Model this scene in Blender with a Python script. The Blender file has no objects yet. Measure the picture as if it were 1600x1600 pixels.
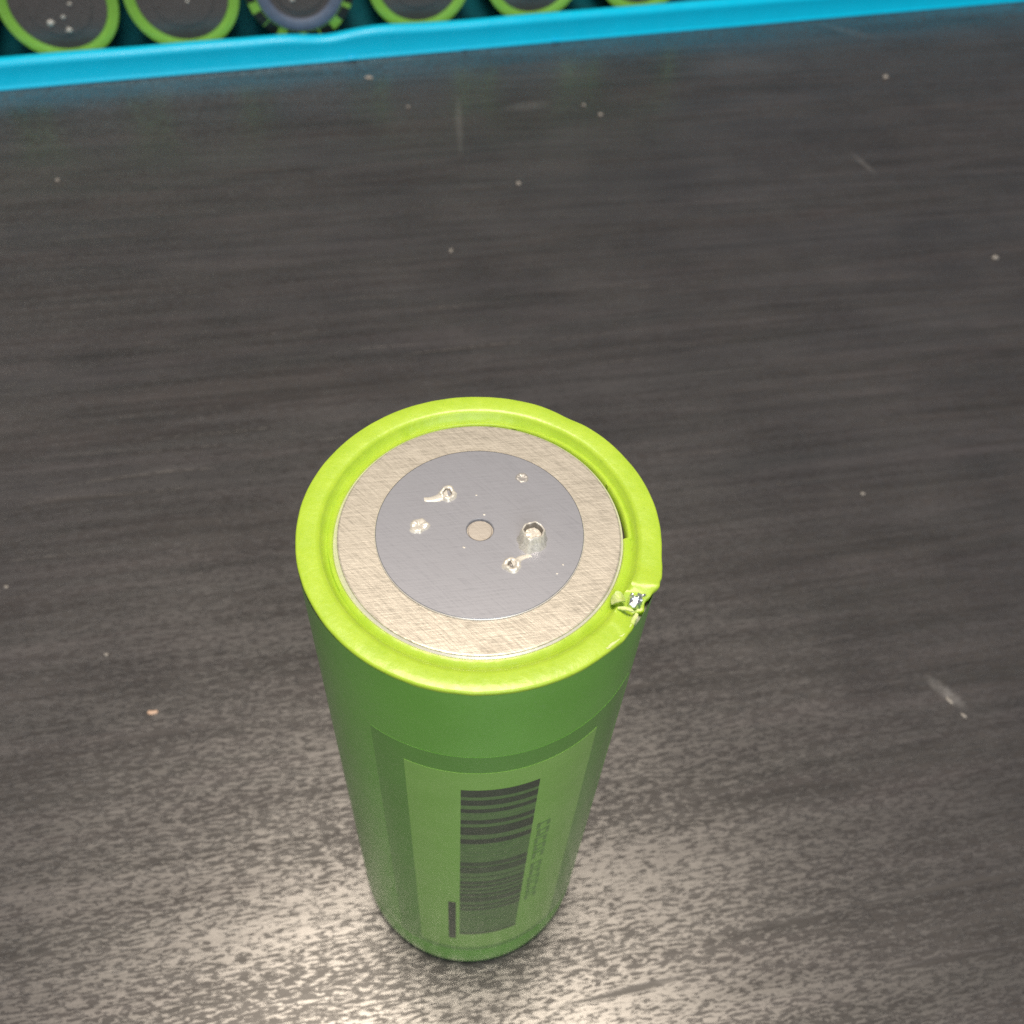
import bpy, bmesh, math, random
from mathutils import Vector, Matrix, noise
rnd = random.Random(7)
R_ = math.radians
sc = bpy.context.scene
sc.unit_settings.system = 'METRIC'
sc.unit_settings.scale_length = 0.01          # one Blender unit is one centimetre
COL = sc.collection
RAD, HGT = 1.3, 7.03                          # the standing cell: radius and height

# ------------------------------------------------------------------ camera
cd = bpy.data.cameras.new('camera')
cam = bpy.data.objects.new('camera', cd); COL.objects.link(cam)
cpos = Vector((0.218207, -4.172076, 12.670995))
cr = Vector((0.99728981, 0.05833025, 0.04483988))
cu = Vector((-0.07357332, 0.7906693, 0.60780674))
cf = Vector((0.0, 0.60945849, -0.79281798))
cam.matrix_world = Matrix(((cr.x, cu.x, -cf.x, cpos.x), (cr.y, cu.y, -cf.y, cpos.y), (cr.z, cu.z, -cf.z, cpos.z), (0, 0, 0, 1)))
cd.sensor_width = 36.0; cd.lens = 36.0 * 1540.0 / 1600.0
cd.clip_start = 0.05; cd.clip_end = 2000.0
cd.dof.use_dof = True
cd.dof.focus_distance = 7.05
cd.dof.aperture_fstop = 0.65
sc.camera = cam

# ------------------------------------------------------------------ light
sc.view_settings.view_transform = 'Standard'; sc.view_settings.look = 'None'
sc.view_settings.exposure = 0.0; sc.view_settings.gamma = 1.0
sc.render.engine = 'CYCLES'
try:
    sc.cycles.use_denoising = False
    sc.cycles.sample_clamp_indirect = 4.0
except Exception:
    pass
w = bpy.data.worlds.new('World'); sc.world = w; w.use_nodes = True
wb = w.node_tree.nodes['Background']
wb.inputs[0].default_value = (0.80, 0.90, 1.0, 1); wb.inputs[1].default_value = 0.15

def area_lamp(name, loc, target, size, power, color):
    l = bpy.data.lights.new(name, 'AREA'); l.shape = 'DISK'; l.size = size; l.energy = power; l.color = color
    o = bpy.data.objects.new(name, l); COL.objects.link(o)
    o.location = loc
    o.rotation_euler = (Vector(target) - Vector(loc)).to_track_quat('-Z', 'Y').to_euler()
    return o
area_lamp('ceiling_lamp', (-1.8, 3.6, 62), (0, 0, 0), 27, 47000, (1.0, 0.85, 0.68))

area_lamp('added_fill_lamp', (14, -52, 40), (0, 2, 4), 50, 20500, (0.93, 0.98, 1.0))  # soft fill added behind the camera to brighten cell side and tray front

# ------------------------------------------------------------------ node helpers
class NT:
    def __init__(s, name):
        s.m = bpy.data.materials.new(name); s.m.use_nodes = True
        s.t = s.m.node_tree; s.b = s.t.nodes['Principled BSDF']
    def n(s, typ, **kw):
        nd = s.t.nodes.new(typ)
        for k, v in kw.items(): setattr(nd, k, v)
        return nd
    def l(s, a, b): s.t.links.new(a, b)
    def set(s, **kw):
        for k, v in kw.items():
            s.b.inputs[k.replace('_', ' ')].default_value = v
    def coords(s, rot=0.0, scale=(1, 1, 1), loc=(0, 0, 0)):
        c = s.n('ShaderNodeTexCoord'); mp = s.n('ShaderNodeMapping', vector_type='TEXTURE')
        mp.inputs['Rotation'].default_value = (0, 0, -rot)
        mp.inputs['Scale'].default_value = tuple(1.0 / q for q in scale); mp.inputs['Location'].default_value = loc
        s.l(c.outputs['Object'], mp.inputs['Vector']); return mp.outputs[0]
    def noise(s, vec, scale, detail=3, rough=0.55, dist=0.0):
        nd = s.n('ShaderNodeTexNoise'); nd.inputs['Scale'].default_value = scale
        nd.inputs['Detail'].default_value = detail; nd.inputs['Roughness'].default_value = rough
        nd.inputs['Distortion'].default_value = dist
        s.l(vec, nd.inputs['Vector']); return nd.outputs['Fac']
    def ramp(s, fac, stops):
        r = s.n('ShaderNodeValToRGB'); e = r.color_ramp.elements
        while len(e) < len(stops): e.new(0.5)
        for i, (p, c) in enumerate(stops):
            e[i].position = p; e[i].color = c if len(c) == 4 else (*c, 1)
        s.l(fac, r.inputs[0]); return r.outputs[0]
    def g(s, fac, a, b, lo=0.0, hi=1.0):
        r = s.n('ShaderNodeMapRange'); r.inputs[1].default_value = a; r.inputs[2].default_value = b
        r.inputs[3].default_value = lo; r.inputs[4].default_value = hi
        s.l(fac, r.inputs[0]); return r.outputs[0]
    def math(s, op, a, b):
        m = s.n('ShaderNodeMath', operation=op)
        for i, v in enumerate((a, b)):
            if isinstance(v, (int, float)): m.inputs[i].default_value = v
            else: s.l(v, m.inputs[i])
        return m.outputs[0]
    def mix(s, fac, a, b, mode='MIX'):
        m = s.n('ShaderNodeMix', data_type='RGBA', blend_type=mode)
        for k, v in ((0, fac), (6, a), (7, b)):
            if isinstance(v, (int, float)): m.inputs[k].default_value = v
            elif isinstance(v, tuple): m.inputs[k].default_value = v if len(v) == 4 else (*v, 1)
            else: s.l(v, m.inputs[k])
        return m.outputs[2]
    def bump(s, h, strength, dist, prev=None):
        b = s.n('ShaderNodeBump'); b.inputs['Strength'].default_value = strength; b.inputs['Distance'].default_value = dist
        s.l(h, b.inputs['Height'])
        if prev is not None: s.l(prev, b.inputs['Normal'])
        return b.outputs[0]

GRAIN = R_(13.4)

def table_material():
    k = NT('dark_wood_laminate')
    # mapping rotates the grain direction on to x
    fine = k.coords(-GRAIN, (0.9, 4.4, 1.0))
    mid = k.coords(-GRAIN, (0.16, 1.6, 1.0))
    wide = k.coords(-GRAIN, (0.05, 0.45, 1.0))
    n1 = k.noise(mid, 1.6, 5, 0.62, 0.6)
    n2 = k.noise(wide, 1.3, 4, 0.55, 0.5)
    base = k.ramp(n1, [(0.30, (0.0088, 0.0082, 0.0100)), (0.52, (0.0180, 0.0148, 0.0180)), (0.70, (0.033, 0.0258, 0.0300))])
    base = k.mix(k.g(n2, 0.35, 0.65, 0.0, 0.55), base, (0.022, 0.0190, 0.0225))
    # short pits of the embossed grain
    p1 = k.noise(fine, 7.2, 3.0, 0.62, 0.8)
    dens = k.noise(wide, 2.2, 3, 0.5)
    thr = k.math('ADD', p1, k.g(dens, 0.3, 0.7, -0.085, 0.075))
    pit = k.g(thr, 0.455, 0.50, 1.0, 0.0)
    rid = k.noise(k.coords(-GRAIN, (0.13, 3.2, 1.0), (8.1, 4.7, 0)), 2.2, 5, 0.62, 0.5)
    base = k.mix(k.g(rid, 0.38, 0.62, 0.26, 0.0), base, (0.009, 0.0085, 0.009))
    # long pores
    pore = k.g(k.noise(k.coords(-GRAIN, (0.10, 2.6, 1.0), (3.1, 1.7, 0)), 2.0, 3, 0.5, 0.25), 0.30, 0.355, 1.0, 0.0)
    pit2 = k.math('MAXIMUM', pit, pore)
    col = k.mix(k.math('MULTIPLY', pit2, 0.15), base, (0.012, 0.011, 0.010))
    # dust film, smears and scuffs that lie on the surface
    co = k.n('ShaderNodeTexCoord').outputs['Object']
    film = k.noise(co, 0.5, 4, 0.6)
    grit = k.g(k.noise(co, 26.0, 2, 0.6), 0.62, 0.80, 0.0, 0.45)
    col = k.mix(k.math('MULTIPLY', k.g(film, 0.35, 0.75, 0.2, 1.0), 0.05), col, (0.40, 0.39, 0.38))
    col = k.mix(k.math('MULTIPLY', grit, 0.07), col, (0.40, 0.37, 0.34))
    for (x, y, rot, sx, sy, amt) in ((-1.66, 16.75, 97, 1.5, 0.10, 0.10), (7.65, 16.35, -60, 0.55, 0.09, 0.14), (-0.1, 17.75, 20, 0.7, 0.22, 0.10),
                                    (6.70, 2.85, -45, 0.40, 0.13, 0.22), (8.16, 22.6, -20, 0.9, 0.2, 0.08), (0.9, 19.5, 15, 1.2, 0.8, 0.03), (5.2, 20.3, 15, 1.6, 0.7, 0.03)):
        mp = k.n('ShaderNodeMapping', vector_type='TEXTURE')
        mp.inputs['Location'].default_value = (x, y, 0); mp.inputs['Rotation'].default_value = (0, 0, R_(rot)); mp.inputs['Scale'].default_value = (sx, sy, 1)
        k.l(co, mp.inputs[0])
        ln = k.n('ShaderNodeVectorMath', operation='LENGTH'); k.l(mp.outputs[0], ln.inputs[0])
        f = k.g(ln.outputs['Value'], 1.0, 0.3, 0.0, amt)
        f = k.math('MULTIPLY', f, k.g(k.noise(co, 9.0, 3, 0.7), 0.35, 0.65, 0.3, 1.0))
        col = k.mix(f, col, (0.55, 0.55, 0.56))
    k.l(col, k.b.inputs['Base Color'])
    k.l(k.math('ADD', k.g(n1, 0.3, 0.7, 0.44, 0.49), k.math('MULTIPLY', pit2, 0.14)), k.b.inputs['Roughness'])
    k.set(IOR=1.68, Coat_IOR=1.85)
    k.l(k.math('SUBTRACT', k.g(rid, 0.38, 0.60, 0.42, 0.62), k.math('MULTIPLY', pit2, 0.14)), k.b.inputs['Specular IOR Level'])
    k.l(k.math('MULTIPLY', k.g(pit2, 0.0, 1.0, 1.0, 0.24), k.g(k.math('ADD', k.math('MULTIPLY', n1, 0.4), k.math('MULTIPLY', rid, 0.6)), 0.36, 0.62, 0.86, 1.0)), k.b.inputs['Coat Weight'])
    k.l(k.g(film, 0.3, 0.7, 0.250, 0.305), k.b.inputs['Coat Roughness'])
    h = k.math('SUBTRACT', k.math('MULTIPLY', k.noise(co, 30.0, 2, 0.6), 0.30), pit2)
    k.l(k.bump(h, 0.55, 0.012), k.b.inputs['Normal'])
    return k.m

def plastic(name, col, col2, rough, coat=0.0, spots=0.0, bump=0.0, scale=6.0, spec=0.5):
    k = NT(name); v = k.coords()
    c = k.mix(k.g(k.noise(v, scale, 4, 0.6), 0.3, 0.7), col, col2)
    if spots:
        s = k.g(k.noise(v, scale * 5.0, 3, 0.7), 0.66, 0.74, 0.0, spots)
        c = k.mix(s, c, tuple(x * 0.35 for x in col))
    k.l(c, k.b.inputs['Base Color'])
    k.l(k.g(k.noise(v, scale * 2.2, 4, 0.6), 0.3, 0.7, rough - 0.06, rough + 0.08), k.b.inputs['Roughness'])
    k.set(Coat_Weight=coat, Coat_Roughness=0.2, Specular_IOR_Level=spec)
    if bump: k.l(k.bump(k.noise(v, scale * 4, 4, 0.6), 0.5, bump), k.b.inputs['Normal'])
    return k.m

def sleeve_material(name='green_shrink_sleeve', col=(0.175, 0.48, 0.050), col2=(0.205, 0.53, 0.066)):
    k = NT(name); v = k.coords()
    c = k.mix(k.g(k.noise(v, 1.6, 3, 0.5), 0.3, 0.7), col, col2)
    # pale dust stuck to the film, patchy
    pt = k.g(k.noise(v, 1.1, 3, 0.6), 0.5, 0.75, 0.0, 1.0)
    sp = k.g(k.noise(v, 22.0, 3, 0.65), 0.56, 0.74, 0.0, 0.20)
    c = k.mix(k.math('MULTIPLY', pt, sp), c, (0.42, 0.5, 0.36))
    k.l(c, k.b.inputs['Base Color'])
    k.l(k.g(k.noise(v, 7.0, 4, 0.6), 0.3, 0.7, 0.30, 0.42), k.b.inputs['Roughness'])
    k.set(Coat_Weight=0.8, Coat_Roughness=0.30)
    k.l(k.bump(k.noise(v, 2.2, 3, 0.5), 0.25, 0.02), k.b.inputs['Normal'])
    return k.m

def steel_material(name, dark, light, metal, rough, sc_=9.0, scr=0.5, spec=0.5):
    k = NT(name); co = k.n('ShaderNodeTexCoord').outputs['Object']
    acc = None
    for i, ang in enumerate((12, -40)):
        mp = k.n('ShaderNodeMapping', vector_type='TEXTURE'); mp.inputs['Rotation'].default_value = (0, 0, R_(ang)); mp.inputs['Scale'].default_value = (1, 1 / 16, 1)
        mp.inputs['Location'].default_value = (i * 3.7, i * 1.9, 0)
        k.l(co, mp.inputs[0])
        f = k.noise(mp.outputs[0], sc_, 3, 0.65)
        acc = f if acc is None else k.math('ADD', acc, f)
    acc = k.math('MULTIPLY', acc, 1 / 2)
    f = k.math('ADD', k.math('MULTIPLY', acc, 0.84), k.math('MULTIPLY', k.noise(co, 40.0, 3, 0.7), 0.09))
    f = k.math('ADD', f, k.math('MULTIPLY', k.noise(co, 1.7, 3, 0.6), 0.07))
    k.l(k.ramp(f, [(0.39, dark), (0.50, tuple((a + b) / 2 for a, b in zip(dark, light))), (0.61, light)]), k.b.inputs['Base Color'])
    k.set(Metallic=metal, Specular_IOR_Level=spec)
    k.l(k.g(f, 0.4, 0.6, rough + 0.07, rough - 0.07), k.b.inputs['Roughness'])
    k.l(k.bump(f, scr, 0.006), k.b.inputs['Normal'])
    return k.m

M = {}
M['table'] = table_material()
M['sleeve'] = sleeve_material()
M['border'] = plastic('dark_green_label_border', (0.130, 0.355, 0.042), (0.150, 0.39, 0.052), 0.40, 0.8, 0, 0, 2.0)
M['panel'] = plastic('pale_green_label', (0.27, 0.56, 0.085), (0.32, 0.61, 0.115), 0.40, 0.8, 0, 0, 2.0)
M['ink'] = plastic('faded_black_ink', (0.036, 0.056, 0.030), (0.050, 0.080, 0.038), 0.45, 0.8, 0, 0, 5.0)
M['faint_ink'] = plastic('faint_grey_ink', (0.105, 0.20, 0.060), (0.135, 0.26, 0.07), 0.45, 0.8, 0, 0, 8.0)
M['hazed_ink'] = plastic('hazed_grey_ink', (0.050, 0.085, 0.038), (0.066, 0.115, 0.046), 0.45, 0.8, 0, 0, 5.0)  # paler lower bars: haze over the film put into the ink colour
M['ghost_ink'] = plastic('rubbed_ink', (0.145, 0.30, 0.068), (0.19, 0.39, 0.085), 0.45, 0.8, 0, 0, 9.0)
M['lime'] = plastic('lime_shrink_film', (0.345, 0.525, 0.040), (0.405, 0.58, 0.055), 0.36, 0.15, 0.40, 0.006, 6.0)
_b = M['lime'].node_tree.nodes['Principled BSDF']; _b.inputs['Subsurface Weight'].default_value = 0.35; _b.inputs['Subsurface Radius'].default_value = (1.0, 1.0, 0.25); _b.inputs['Subsurface Scale'].default_value = 0.05
M['pale_lime'] = plastic('stretched_pale_film', (0.42, 0.58, 0.08), (0.66, 0.74, 0.40), 0.35, 0.3, 0.1, 0.02, 9.0)
M['steel'] = steel_material('brushed_warm_steel', (0.27, 0.255, 0.225), (0.61, 0.575, 0.51), 0.40, 0.40, 7.5, 0.3)
M['disc'] = steel_material('smooth_grey_nickel', (0.225, 0.238, 0.280), (0.335, 0.350, 0.402), 0.38, 0.38, 4.0, 0.10)
M['button'] = steel_material('beige_steel', (0.33, 0.305, 0.280), (0.43, 0.405, 0.375), 0.3, 0.5, 8.0, 0.3)
M['weld'] = steel_material('bright_weld_metal', (0.46, 0.45, 0.42), (0.76, 0.74, 0.69), 0.25, 0.33, 14.0, 0.25)
M['scorch_shade'] = plastic('burnt_shaded_weld', (0.10, 0.092, 0.08), (0.22, 0.20, 0.18), 0.45, 0, 0, 0, 20.0)  # weld pits: burn and inner shade both put into this colour
M['faint_weld'] = steel_material('flattened_weld_metal', (0.29, 0.29, 0.30), (0.40, 0.39, 0.38), 0.3, 0.4, 10.0, 0.3)
M['edge'] = steel_material('polished_edge_metal', (0.66, 0.64, 0.60), (0.82, 0.80, 0.76), 0.4, 0.3, 12.0, 0.2)
M['foil'] = steel_material('crumpled_bare_metal', (0.60, 0.62, 0.66), (0.92, 0.94, 0.98), 0.9, 0.22, 14.0, 0.5)
M['dark'] = plastic('dark_gap', (0.02, 0.018, 0.014), (0.03, 0.026, 0.02), 0.6)
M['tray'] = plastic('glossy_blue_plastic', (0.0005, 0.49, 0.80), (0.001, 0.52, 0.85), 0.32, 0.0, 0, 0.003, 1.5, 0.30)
M['tray_floor'] = plastic('shade_darkened_plastic', (0.002, 0.085, 0.12), (0.003, 0.105, 0.145), 0.45, 0, 0, 0.003, 1.5)  # blue tray plastic darkened in colour for the shade between the cells
M['rear_lime'] = plastic('green_shrink_film', (0.20, 0.47, 0.06), (0.24, 0.52, 0.075), 0.35, 0.2, 0.1, 0.004, 5.0)
M['rear_plate'] = steel_material('dull_dark_nickel', (0.095, 0.088, 0.088), (0.15, 0.14, 0.14), 0.40, 0.36, 4.0, 0.2)
M['ring_blue'] = plastic('blue_grey_insulator', (0.105, 0.140, 0.215), (0.135, 0.175, 0.265), 0.5, 0, 0.1, 0.004, 6.0)
M['black'] = plastic('black_print', (0.008, 0.010, 0.008), (0.014, 0.016, 0.013), 0.4)
M['crumb'] = plastic('pale_crumb', (0.23, 0.22, 0.21), (0.38, 0.36, 0.34), 0.6, 0, 0, 0, 30.0)
M['pink_crumb'] = plastic('beige_crumb', (0.52, 0.36, 0.26), (0.66, 0.48, 0.38), 0.6, 0, 0, 0, 30.0)

# ------------------------------------------------------------------ mesh helpers
def link(name, bm, mat, parent=None, smooth=True, angle=40):
    me = bpy.data.meshes.new(name)
    bmesh.ops.recalc_face_normals(bm, faces=bm.faces[:])
    bm.to_mesh(me); bm.free()
    for m in (mat if isinstance(mat, (list, tuple)) else [mat]): me.materials.append(m)
    if smooth:
        me.polygons.foreach_set('use_smooth', [True] * len(me.polygons))
        try: me.set_sharp_from_angle(angle=R_(angle))
        except Exception: pass
    o = bpy.data.objects.new(name, me); COL.objects.link(o)
    if parent is not None: o.parent = parent
    return o
def thing(name, label, cat, loc=(0, 0, 0), rot=None, group=None):
    o = bpy.data.objects.new(name, None); COL.objects.link(o); o.empty_display_size = 0.5
    o.location = loc
    if rot: o.rotation_euler = rot
    o['label'] = label; o['category'] = cat
    if group: o['group'] = group
    return o
def polar(fn, profile, n=256, closed=False, cap_start=False, cap_end=False):
    """surface of revolution; fn(t, angle) -> (r, z) lets the profile vary round the axis"""
    bm = bmesh.new(); rows = []
    for t in profile:
        row = []
        for i in range(n):
            a = 2 * math.pi * i / n
            r, z = fn(t, a)
            row.append(bm.verts.new((r * math.cos(a), r * math.sin(a), z)))
        rows.append(row)
    m = len(rows)
    for j in range(m if closed else m - 1):
        A, B = rows[j], rows[(j + 1) % m]
        for i in range(n):
            bm.faces.new((A[i], A[(i + 1) % n], B[(i + 1) % n], B[i]))
    if cap_start: bm.faces.new(rows[0])
    if cap_end: bm.faces.new(rows[-1])
    return bm
def lathe(pts, n=128, **kw):
    return polar(lambda t, a: pts[t], range(len(pts)), n, **kw)
def curved_patch(a0, a1, z0, z1, r, depth=0.02, wob=0.0):
    """a thin curved sheet on the cell's side, with a closed edge"""
    bm = bmesh.new(); n = max(2, int(abs(a1 - a0) / 2.5)); m = max(1, int(abs(z1 - z0) / 1.2))
    g = []
    for rr in (r, r - depth):
        lay = []
        for j in range(m + 1):
            row = []
            for i in range(n + 1):
                a = R_(a0 + (a1 - a0) * i / n); z = z0 + (z1 - z0) * j / m
                row.append(bm.verts.new((rr * math.cos(a), rr * math.sin(a), z)))
            lay.append(row)
        g.append(lay)
    for lay in g:
        for j in range(m):
            for i in range(n): bm.faces.new((lay[j][i], lay[j][i + 1], lay[j + 1][i + 1], lay[j + 1][i]))
    A, B = g
    for i in range(n):
        bm.faces.new((A[0][i], A[0][i + 1], B[0][i + 1], B[0][i])); bm.faces.new((A[m][i], A[m][i + 1], B[m][i + 1], B[m][i]))
    for j in range(m):
        bm.faces.new((A[j][0], A[j + 1][0], B[j + 1][0], B[j][0])); bm.faces.new((A[j][n], A[j + 1][n], B[j + 1][n], B[j][n]))
    return bm
def lump(size, seed, sub=2, rough=0.35, squash=(1, 1, 1), freq=1.6):
    bm = bmesh.new(); bmesh.ops.create_icosphere(bm, subdivisions=sub, radius=1.0)
    off = Vector((seed * 3.1, seed * 1.7, seed * 5.3))
    for v in bm.verts:
        k = 1 + rough * noise.noise(v.co * freq + off) * 1.6
        v.co = Vector((v.co.x * squash[0], v.co.y * squash[1], v.co.z * squash[2])) * k * size
    return bm

# ------------------------------------------------------------------ setting: the table
bm = bmesh.new(); bmesh.ops.create_cube(bm, size=1.0)
for v in bm.verts: v.co = Vector((v.co.x * 110, v.co.y * 80 + 12, (v.co.z - 0.5) * 2.4))
tb = link('table_top', bm, M['table'], smooth=False); tb['kind'] = 'structure'

# ------------------------------------------------------------------ the standing cell
cell = thing('battery_cell', 'lime green battery cell standing upright, bare metal end up and barcode on its side', 'battery', (0, 0, 0))
# the sleeve's side, rounded under at the foot
prof = [(1.13, 0.018), (1.215, 0.030), (1.258, 0.056), (1.284, 0.105), (1.297, 0.19), (1.300, 0.30), (1.300, 0.62), (1.2965, 0.68), (1.300, 0.74)]
prof += [(1.300, 0.74 + (6.998 - 0.74) * i / 20) for i in range(1, 21)]
def sl(t, a):
    r, z = prof[t]
    u = Vector((math.cos(a) * 1.4, math.sin(a) * 1.4, z * 0.55))
    return r + 0.0012 * noise.noise(u) * (1 if 0.3 < z < 6.6 else 0), z
link('sleeve', polar(sl, range(len(prof)), 192, cap_start=True), M['sleeve'], cell)

def wrapdeg(d): return (d + 180) % 360 - 180
def bell(x, c, w): return math.exp(-((wrapdeg(x - c)) / w) ** 2)
def rim_shape(t, a):
    d = math.degrees(a); d = wrapdeg(d)
    ir = 1.030                                                      # radius of the hole
    if 2.2 <= d <= 112: ir += 0.030 * (1 - (d - 2.2) / 110) ** 0.8   # gap along the back right, ending square
    ir += 0.016 * bell(d, -155, 26)                                  # and a thinner one at the front left
    pr = [(1.2960, -0.050), (1.3010, -0.022), (1.2985, -0.010), (1.2930, -0.002), (1.283, 0.002), (1.23, 0.004), (1.165, 0.002), (1.138, -0.004),
          (1.125, -0.022), (1.105, -0.058), (1.085, -0.070), (ir + 0.03, -0.050), (ir + 0.010, -0.045), (ir, -0.054), (ir, -0.150)]
    r, z = pr[t]
    top = max(0.0, min(1.0, (z + 0.034) / 0.030)); out = max(0.0, min(1.0, (r - 1.08) / 0.2))
    u = Vector((math.cos(a) * 2.6, math.sin(a) * 2.6, 0.3))
    r += out * (0.005 * noise.noise(u) + 0.002 * noise.noise(u * 4))
    z += top * (0.004 * noise.noise(u * 1.3 + Vector((5, 1, 0))) + 0.0016 * noise.noise(Vector((r * math.cos(a), r * math.sin(a), 0)) * 9))
    r -= out * 0.018 * bell(d, 62, 7)                               # a small flat on the far edge
    inner = max(0.0, 1 - abs(r - 1.09) / 0.05)
    z += inner * 0.006 * noise.noise(Vector((math.cos(a) * 16, math.sin(a) * 16, r * 6)))
    # the tear
    r += out * (0.024 * bell(d, -13.5, 5.0) - 0.046 * bell(d, -26.5, 5.0) + 0.010 * bell(d, -37, 6) + 0.05 * bell(d, -24, 9) * noise.noise(Vector((d * 0.33, r * 5, 4))))
    mid = max(0.0, 1 - abs(r - 1.20) / 0.16)
    z -= 0.055 * bell(d, -25.5, 3.2) * mid + 0.05 * out * bell(d, -27, 4.5) - 0.022 * bell(d, -17, 3.5) * out + 0.018 * bell(d, -36, 8) * out
    rough = bell(d, -25, 9) * top
    z += rough * 0.03 * noise.noise(Vector((math.cos(a) * r * 13, math.sin(a) * r * 13, 2)))
    return r, HGT + z
link('rim', polar(rim_shape, range(15), 720), M['lime'], cell, angle=50)
link('can_shoulder', lathe([(1.294, 6.80), (1.290, 6.885), (1.270, 6.905), (1.10, 6.905)], 128), M['edge'], cell)
# dark inner floor of the gap
link('gap_floor', lathe([(0.90, HGT - 0.145), (1.10, HGT - 0.145)], 128), M['dark'], cell)
# ring plate of brushed steel, with a polished side
PZ = HGT - 0.036
link('end_plate', lathe([(0.66, PZ - 0.05), (0.66, PZ), (0.80, PZ + 0.001), (1.000, PZ), (1.010, PZ - 0.003), (1.014, PZ - 0.010)], 192), M['steel'], cell, angle=15)
def skirt(t, a):
    wide = 0.018 * bell(math.degrees(a), -160, 32)
    return [(1.014, PZ - 0.010), (1.028 + wide, PZ - 0.020 - wide), (1.031 + wide, PZ - 0.1)][t]
link('plate_edge', polar(skirt, range(3), 192), M['edge'], cell)
# thin nickel disc with a hole, standing proud of the plate
DZ = PZ + 0.017
link('end_disc', lathe([(0.742, PZ - 0.004), (0.742, DZ - 0.004), (0.738, DZ), (0.40, DZ + 0.0015), (0.102, DZ), (0.096, DZ - 0.004), (0.095, PZ - 0.010)], 160), M['disc'], cell, angle=15)
link('disc_edge', lathe([(0.7425, PZ - 0.004), (0.7475, PZ + 0.002), (0.7475, DZ - 0.005), (0.743, DZ - 0.001)], 160), M['edge'], cell)
bt = lathe([(0.096, PZ - 0.008), (0.087, PZ - 0.008), (0.083, PZ - 0.002), (0.03, PZ - 0.001)], 48, cap_end=True)
link('centre_button', bt, M['button'], cell)

def crater(x, y, r, h, rim=0.55, deep=0.6, seed=1, label=None, tail=None, mat='weld', tall=False, scorch_shade=True):
    """spot weld torn open: a raised ragged collar round a pit"""
    def fn(t, a):
        P = [(r * 1.25, -0.004), (r * 1.06, h * 0.25), (r * 0.96, h * 0.85), (r * 0.82, h), (r * rim, h * 0.86), (r * rim * 0.75, h * (1 - deep)), (r * 0.12, h * (1 - deep) * 0.7)]
        if tall: P = [(r * 1.32, -0.004), (r * 1.14, h * 0.35), (r * 1.04, h * 0.9), (r * 0.97, h), (r * 0.84, h * 0.97), (r * 0.70, h * 0.60), (r * 0.40, h * 0.62)]
        rr, z = P[t]; u = Vector((math.cos(a) * 1.5, math.sin(a) * 1.5, seed * 4.7))
        if tall and t < 3: rr *= 1 + (0.28, 0.18, 0.06)[t] * max(0.0, math.cos(a + 1.75))
        k = 1 + (0.14 if tall else 0.30) * noise.noise(u) + 0.10 * noise.noise(u * 2.7)
        z = z * (1 + (0.14 if tall else 0.7) * noise.noise(u * 1.3 + Vector((3, 9, 1))))
        return rr * k, z
    bm = polar(fn, range(7), 36, cap_end=True)
    if tail:
        (tx, ty, tw) = tail; n0 = 10; rows = []
        for i in range(n0 + 1):
            f = i / n0; cx, cy = tx * f, ty * f; ll = math.hypot(tx, ty); px, py = -ty / ll, tx / ll
            wd = tw * (1 - 0.55 * f) * (1 + 0.25 * noise.noise(Vector((f * 6, seed, 0)))); hh = 0.012 * (1 - f) + 0.002
            cv = 0.03 * math.sin(f * 2.4)
            rows.append([bm.verts.new((cx + px * (s * wd + cv), cy + py * (s * wd + cv), (-0.004 if abs(s) == 1 else hh))) for s in (-1, -0.6, -0.2, 0.3, 0.7, 1)])
        for i in range(n0):
            for j in range(5): bm.faces.new((rows[i][j], rows[i][j + 1], rows[i + 1][j + 1], rows[i + 1][j]))
    o = link('weld_mark', bm, [M[mat], M['scorch_shade']], cell, angle=70); o.location = (x, y, DZ)
    if scorch_shade:
        for f in range(36 * 4, 36 * 6): o.data.polygons[f].material_index = 1 if (f < 36 * 5 or not tall) else 0
    if label: o['label'] = label
    return o
crater(0.376, -0.055, 0.078, 0.115, 0.62, 0.55, 2, 'tallest weld mark, a raised open collar', tall=True)
crater(0.246, -0.285, 0.058, 0.018, 0.5, 0.9, 3, 'small weld crater with a curved tail', (0.14, 0.07, 0.035))
crater(-0.262, 0.300, 0.060, 0.022, 0.55, 1.1, 4, 'torn weld with a dark pit and a smeared tail', (-0.17, -0.045, 0.050))
crater(-0.433, -0.010, 0.060, 0.018, 0.3, 0.35, 5, 'round weld bump', scorch_shade=False)
crater(0.275, 0.505, 0.045, 0.007, 0.5, 0.5, 6, 'faint flattened weld mark', mat='faint_weld', scorch_shade=False)
for (x, y) in ((-0.05, 0.31), (0.02, 0.135), (-0.10, -0.165), (0.60, -0.25), (0.56, -0.33)):
    o = link('metal_speck', lump(0.007 + 0.004 * rnd.random(), rnd.random() * 9, 1, 0.4, (1.2, 0.9, 0.4)), M['weld'], cell); o.location = (x, y, DZ)

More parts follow.
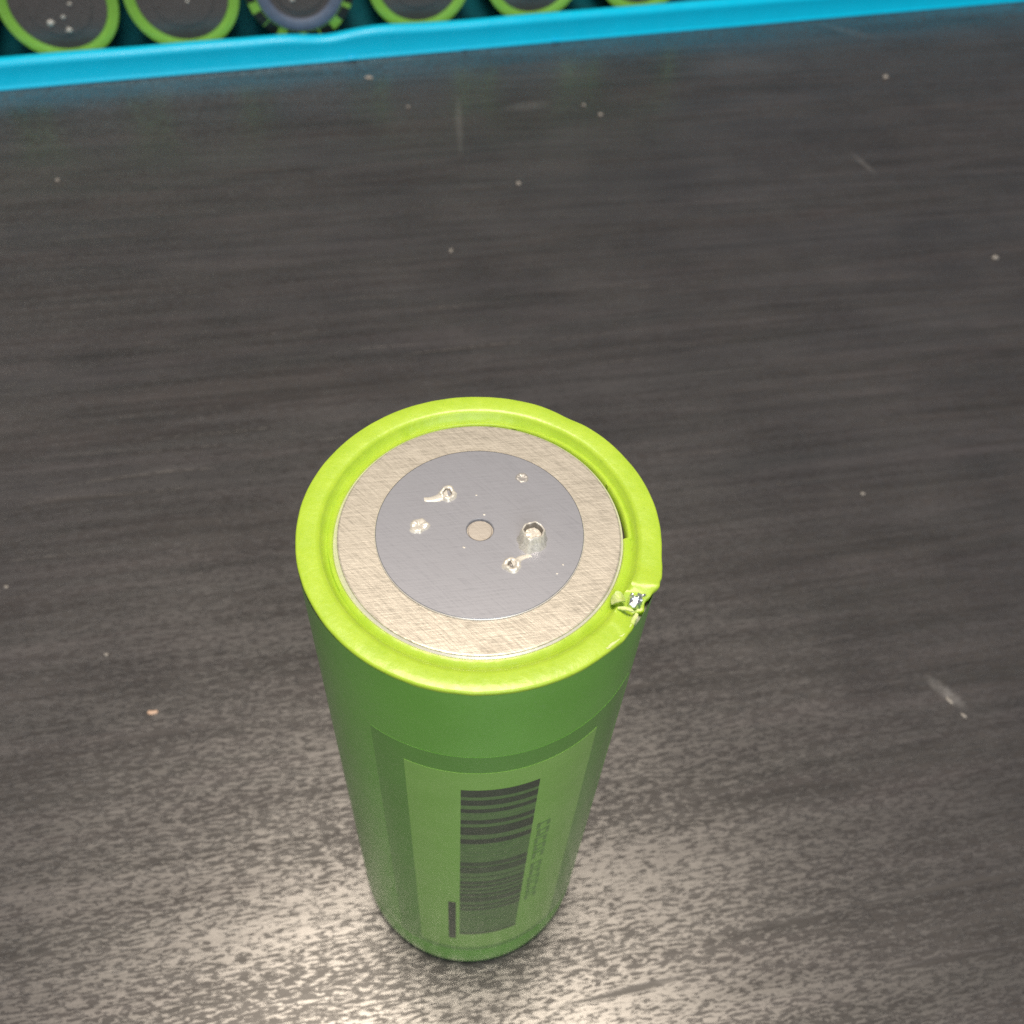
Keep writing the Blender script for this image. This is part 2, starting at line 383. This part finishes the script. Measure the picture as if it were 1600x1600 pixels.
# the torn spot of the rim: bare metal, a lifted flap and a stretched edge
def at(rr, deg, dz=0.0): return Vector((rr * math.cos(R_(deg)), rr * math.sin(R_(deg)), HGT + dz))
def foil_mesh():
    bm = bmesh.new(); n = 14; g = []
    for i in range(n + 1):
        row = []
        for j in range(n + 1):
            x = (i / n - 0.5) * 0.125; y = (j / n - 0.5) * 0.15
            e = max(abs(i / n - 0.5), abs(j / n - 0.5)) * 2
            ln = math.hypot(i / n - 0.5, j / n - 0.5) * 2; sq = e / ln if ln > 0 else 1; x *= sq; y *= sq
            z = 0.050 * noise.noise(Vector((x * 13, y * 13, 3.7))) + 0.030 * noise.noise(Vector((x * 34, y * 34, 1.1))) - 0.035 * e * e
            q = Vector((x, y, 0)) * (1 + 0.35 * noise.noise(Vector((x * 16, y * 16, 8))))
            row.append(bm.verts.new((q.x, q.y, z)))
        g.append(row)
    for i in range(n):
        for j in range(n): bm.faces.new((g[i][j], g[i + 1][j], g[i + 1][j + 1], g[i][j + 1]))
    r = bmesh.ops.extrude_face_region(bm, geom=bm.faces[:])
    for v in r['geom']:
        if isinstance(v, bmesh.types.BMVert): v.co.z -= 0.03
    return bm
o = link('bare_metal', foil_mesh(), M['foil'], cell, angle=25); o.location = at(1.230, -23.0, -0.014); o.rotation_euler = (0.10, 0.30, -0.35)
def ribbon(path, width, thick, seed, curl=0.0):
    """a ragged strip of film along a path, with thickness"""
    bm = bmesh.new(); n = len(path); rows = []
    for i, pnt in enumerate(path):
        tan = (path[min(i + 1, n - 1)] - path[max(i - 1, 0)]).normalized()
        side = tan.cross(Vector((0, 0, 1))).normalized(); f = i / (n - 1)
        wd = width * (math.sin(math.pi * min(1, 0.10 + 0.86 * f)) ** 0.6) * (1 + 0.35 * noise.noise(Vector((f * 7, seed, 0))))
        row = []
        for dz in (0, -thick):
            for s in (-1, -0.33, 0.33, 1):
                row.append(bm.verts.new(pnt + side * wd * s + Vector((0, 0, dz + curl * s * s * wd + 0.010 * noise.noise(Vector((f * 9, s * 2, seed)))))))
        rows.append(row)
    for i in range(n - 1):
        A, B = rows[i], rows[i + 1]
        for j in range(3):
            bm.faces.new((A[j], A[j + 1], B[j + 1], B[j])); bm.faces.new((A[4 + j], A[5 + j], B[5 + j], B[4 + j]))
        bm.faces.new((A[0], B[0], B[4], A[4])); bm.faces.new((A[3], B[3], B[7], A[7]))
    bm.faces.new((rows[0][0], rows[0][1], rows[0][2], rows[0][3], rows[0][7], rows[0][6], rows[0][5], rows[0][4]))
    bm.faces.new((rows[-1][0], rows[-1][1], rows[-1][2], rows[-1][3], rows[-1][7], rows[-1][6], rows[-1][5], rows[-1][4]))
    return bm
link('torn_flap', ribbon([at(1.075 + 0.075 * f, -29.5 + 3.2 * f, -0.020 + 0.045 * math.sin(3.0 * f)) for f in [i / 12 for i in range(13)]], 0.042, 0.012, 1.0, 0.6), M['pale_lime'], cell, angle=70)['label'] = 'whitish curled flap inside the tear'
link('torn_flap', ribbon([at(1.140 + 0.10 * f, -31.0 + 2.0 * f, 0.0 + 0.012 * math.sin(3 * f)) for f in [i / 10 for i in range(11)]], 0.016, 0.010, 4.0, 0.5), M['pale_lime'], cell, angle=70)['label'] = 'thin shred of film beside the bare metal'
link('stretched_edge', ribbon([at(1.262 + 0.012 * f + 0.008 * math.sin(3 * f), -28.0 - 17 * f, -0.034 + 0.034 * f) for f in [i / 24 for i in range(25)]], 0.022, 0.012, 7.0, -0.5), M['pale_lime'], cell, angle=70)['label'] = 'pale stretched film along the outer edge below the tear'

# the printed label under the film
link('label_border', curved_patch(-122, -24, 0.70, 6.04, 1.3022), M['border'], cell)
panel = link('label_panel', curved_patch(-110, -41, 0.84, 5.76, 1.3046), M['panel'], cell)
bars = [(5.442, 5.309, 9), (5.244, 5.137, 9), (5.055, 4.98, 6), (4.818, 4.731, 8), (4.657, 4.477, 9), (4.368, 4.257, 9), (4.209, 4.185, 4), (4.144, 4.120, 4), (4.079, 4.055, 4),
        (3.965, 3.940, 4), (3.876, 3.852, 4), (3.772, 3.667, 7), (3.631, 3.467, 9), (3.222, 3.14, 7), (3.10, 3.02, 6), (2.96, 2.91, 8), (2.844, 2.76, 7), (2.72, 2.571, 7), (2.485, 2.41, 5), (2.353, 2.286, 9),
        (2.20, 2.14, 4), (2.033, 1.99, 5), (1.892, 1.855, 5), (1.795, 1.755, 5), (1.66, 1.62, 4), (1.446, 1.385, 9), (4.92, 4.895, 4), (3.36, 3.335, 5)]
bar_mesh = {}
link('barcode_ground', curved_patch(-90.6, -63.4, 1.40, 5.43, 1.3060, 0.006), M['faint_ink'], panel)
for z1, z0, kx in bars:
    link('barcode_bar', curved_patch(-90.6, -63.4, z0, z1, 1.3075, 0.008), (M['ink'] if z0 > 4.2 else M['hazed_ink'] if z0 > 2.3 else M['hazed_ink'] if kx >= 8 else M['faint_ink']) if kx >= 5 else M['faint_ink'], panel)
link('print_mark', curved_patch(-95.7, -92.3, 1.20, 2.53, 1.3075, 0.008), M['ink'], panel)
z = 4.40
for i in range(11):
    hgt = 0.13 + 0.06 * rnd.random()
    cb = bmesh.new(); a0 = -61.2 + rnd.random() * 0.5; a1 = -55.6 + rnd.random() * 0.8
    for (b0, b1, y0, y1) in [(a0, a1, 0.0, 0.28), (a0, a0 + 1.6, 0.0, 1.0), (a1 - 1.6, a1, 0.3, 1.0), (a0, a1, 0.74, 1.0)][:3 + i % 2]:
        tmp = curved_patch(b0, b1, z - hgt * y1, z - hgt * y0, 1.3060 + 0.0002 * rnd.random(), 0.008)
        tm = bpy.data.meshes.new('tmp'); tmp.to_mesh(tm); tmp.free(); cb.from_mesh(tm); bpy.data.meshes.remove(tm)
    link('printed_character', cb, M['ghost_ink'], panel)
    z -= hgt + 0.035 + (0.10 if i == 4 else 0)

# ------------------------------------------------------------------ the blue tray and the cells lying in it
TH = R_(17.9)
TE = Vector((math.cos(TH), math.sin(TH), 0)); TN = Vector((-math.sin(TH), math.cos(TH), 0)); TO = Vector((-12.296, 16.71, 0))
tray = thing('blue_tray', 'glossy blue plastic tray with low front lip behind the standing cell', 'tray', TO, (0, 0, TH))
def extrude(profile, x0, x1, step, hfun=lambda x: (0, 0)):
    bm = bmesh.new(); n = int((x1 - x0) / step); rows = []
    for i in range(n + 1):
        x = x0 + (x1 - x0) * i / n; dy, kz = hfun(x)
        rows.append([bm.verts.new((x, y + dy, z * (1 + kz))) for y, z in profile])
    m = len(profile)
    for i in range(n):
        for j in range(m): bm.faces.new((rows[i][j], rows[i][(j + 1) % m], rows[i + 1][(j + 1) % m], rows[i + 1][j]))
    bm.faces.new(rows[0]); bm.faces.new(rows[-1]); return bm
lip = [(-0.012, 0.0), (-0.022, 0.02), (-0.018, 0.04), (0.000, 0.055), (0.02, 0.09), (0.065, 0.44)]
lip += [(0.245 - 0.18 * math.cos(a), 0.49 + 0.14 * math.sin(a)) for a in [math.pi * i / 12 for i in range(13)]]
lip += [(0.43, 0.20), (0.45, 0.15), (0.45, 0.0)]
def lipwave(x):
    return 0.012 * noise.noise(Vector((x * 0.25, 0, 0))), -0.14 * math.exp(-((x - 7.55) / 0.65) ** 2) + 0.05 * math.exp(-((x - 8.9) / 0.8) ** 2) + 0.03 * noise.noise(Vector((x * 0.5, 3, 0)))
link('front_lip', extrude(lip, -4.0, 34.0, 0.12, lipwave), M['tray'], tray, angle=50)
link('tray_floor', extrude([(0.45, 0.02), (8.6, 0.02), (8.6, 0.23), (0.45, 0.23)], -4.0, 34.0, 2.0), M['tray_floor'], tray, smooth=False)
link('back_wall', extrude([(8.6, 0.0), (8.85, 0.0), (8.85, 1.1), (8.6, 1.1)], -4.0, 34.0, 2.0), M['tray'], tray, smooth=False)
for xx in (0.0, 38.0):
    link('end_wall', extrude([(0.42, 0.15), (8.6, 0.15), (8.6, 0.9), (0.42, 0.9)], -4.25 + xx, -4.0 + xx, 0.25), M['tray'], tray, smooth=False)
for (x, s) in ((8.15, 0.06), (13.4, 0.045), (11.0, 0.03)):
    o = link('moulding_nib', lump(s, x, 2, 0.3, (2.2, 0.5, 0.7)), M['tray'], tray); o.location = (x, -0.035, 0.05)

def rear_cell(label, group, a, seed, spots=(), positive=False, roll=0.0):
    """a cell lying on its side; its own z axis points out of its end face, towards the viewer"""
    base = TO + TE * a + TN * (0.64 + 0.04 * noise.noise(Vector((a, 2, 1)))) + Vector((0, 0, 1.3 + 0.235))
    t = thing('battery_cell', label, 'battery', base, None, group)
    zax = -TN; xax = TE; yax = Vector((0, 0, 1))
    t.matrix_world = Matrix(((xax.x, yax.x, zax.x, base.x), (xax.y, yax.y, zax.y, base.y), (xax.z, yax.z, zax.z, base.z), (0, 0, 0, 1))) @ Matrix.Rotation(roll, 4, 'Z')
    link('sleeve', lathe([(1.1, -7.0), (1.26, -6.98), (1.3, -6.9), (1.3, -0.10)], 96, cap_start=True), M['sleeve'], t)
    if not positive:
        link('rim', lathe([(1.3, -0.10), (1.298, -0.03), (1.28, 0.0), (1.16, 0.0), (1.12, -0.02), (1.05, -0.035), (1.045, -0.12)], 96), M['rear_lime'], t)
        link('end_plate', lathe([(1.044, -0.06), (0.72, -0.055), (0.71, -0.04), (0.03, -0.04)], 96, cap_end=True), M['rear_plate'], t)
        for i, (x, y, s) in enumerate(spots):
            o = link('weld_mark', lump(s, seed + i, 2, 0.4, (1.15, 0.9, 0.45)), M['weld'], t); o.location = (x, y, -0.035)
    else:
        link('rim', lathe([(1.3, -0.10), (1.298, -0.03), (1.28, 0.0), (1.06, -0.004), (1.05, -0.03), (1.05, -0.1)], 96), M['rear_lime'], t)
        for i in range(16):
            a0 = 2 * math.pi * i / 16 + 0.06 * math.sin(i * 2.3); bm = bmesh.new(); wd = 2 * math.pi / 16 * 0.66; rws = []
            for j in range(5):
                an = a0 + wd * j / 4
                rws.append([bm.verts.new((r * math.cos(an), r * math.sin(an), zz)) for r, zz in ((1.285, -0.05), (1.285, 0.006), (1.075, 0.006), (1.075, -0.05))])
            for j in range(4):
                for q in range(4): bm.faces.new((rws[j][q], rws[j][(q + 1) % 4], rws[j + 1][(q + 1) % 4], rws[j + 1][q]))
            bm.faces.new(rws[0]); bm.faces.new(rws[-1])
            link('black_segment', bm, M['black'], t, smooth=False)
        link('insulator_ring', lathe([(1.049, -0.06), (1.045, 0.012), (1.02, 0.022), (0.80, 0.022), (0.785, 0.01), (0.78, -0.09)], 96), M['ring_blue'], t)
        link('end_plate', lathe([(0.78, -0.08), (0.62, -0.08), (0.60, -0.05), (0.03, -0.045)], 96, cap_end=True), M['rear_plate'], t)
        for i, (x, y, s) in enumerate(spots):
            o = link('weld_mark', lump(s, seed + i, 2, 0.4, (1.15, 0.9, 0.45)), M['weld'], t); o.location = (x, y, -0.045)
    return t
GR = 'cells lying in the blue tray'
rear_cell('green cell at the left end of the tray, cut off by the picture edge', GR, -1.02, 9, ())
rear_cell('green cell lying in the blue tray with bright white weld spots on its end', GR, 1.72, 1, ((-0.28, -0.42, 0.065), (0.08, -0.60, 0.060), (0.03, -0.30, 0.04), (0.25, -0.02, 0.04)))
rear_cell('green cell with plain dark end lying in the tray, left of the black segmented one', GR, 4.44, 2, ((0.1, -0.15, 0.035),))
rear_cell('cell with blue grey ring and black segmented edge lying in the blue tray', GR, 7.14, 3, ((-0.2, -0.30, 0.05),), True)
rear_cell('green cell lying in the tray just right of the black segmented one', GR, 10.02, 4, ((0.2, -0.2, 0.04),))
rear_cell('second green cell to the right of the black segmented one in the blue tray', GR, 12.92, 5, ((-0.2, 0.1, 0.05),))
rear_cell('rightmost green cell in the tray, only a sliver of its rim showing', GR, 15.85, 6, ())

# ------------------------------------------------------------------ crumbs and dust on the table
def crumb(x, y, s, label, mat='crumb', squash=(1.2, 0.9, 0.6), rz=0.0):
    s *= 0.72
    o = link('dust_speck', lump(s, x * 1.3 + y, 2, 0.4, squash), M[mat]); o.location = (x, y, s * squash[2] * 0.72); o.rotation_euler = (0, 0, rz)
    o['label'] = label; o['category'] = 'dust speck'; o['group'] = 'dust specks on the dark table'
crumb(-0.17, 14.56, 0.062, 'pale dust speck on the table behind the standing cell, below the tray')
crumb(-4.00, 18.45, 0.085, 'blurred pale speck right in front of the tray, left of centre', squash=(1.3, 0.8, 0.3))
crumb(-2.91, 17.28, 0.045, 'faint speck left of the pale vertical streak near the tray')
crumb(1.21, 17.92, 0.055, 'left one of two close specks in front of the tray')
crumb(1.61, 17.56, 0.065, 'right one of two close specks in front of the tray')
crumb(8.83, 20.28, 0.075, 'soft grey speck nearest to the tray on the right')
crumb(9.90, 13.17, 0.085, 'brightest white crumb near the right edge of the table view')
crumb(-1.40, 12.09, 0.058, 'small upright fleck on the table above the standing cell', squash=(0.7, 1.6, 0.6))
crumb(-5.41, 2.46, 0.034, 'white dot on the table left of the standing cell')
crumb(-4.52, 1.63, 0.062, 'flat beige crumb on the table lower left of the standing cell', 'pink_crumb', (1.7, 0.6, 0.4), 0.1)
crumb(6.06, 6.49, 0.040, 'lone white dot on the table right of the standing cell')
crumb(-7.22, 3.46, 0.036, 'grey dot at the left edge of the table view')
crumb(-9.86, 13.48, 0.050, 'dim speck on the table under the leftmost lying cell')
crumb(6.72, 2.72, 0.042, 'bright lint fleck in the pale smudge right of the standing cell', squash=(0.7, 1.9, 0.5), rz=0.6)
crumb(6.88, 2.50, 0.034, 'lower lint fleck of the pale smudge right of the standing cell', squash=(0.8, 1.7, 0.5), rz=0.6)
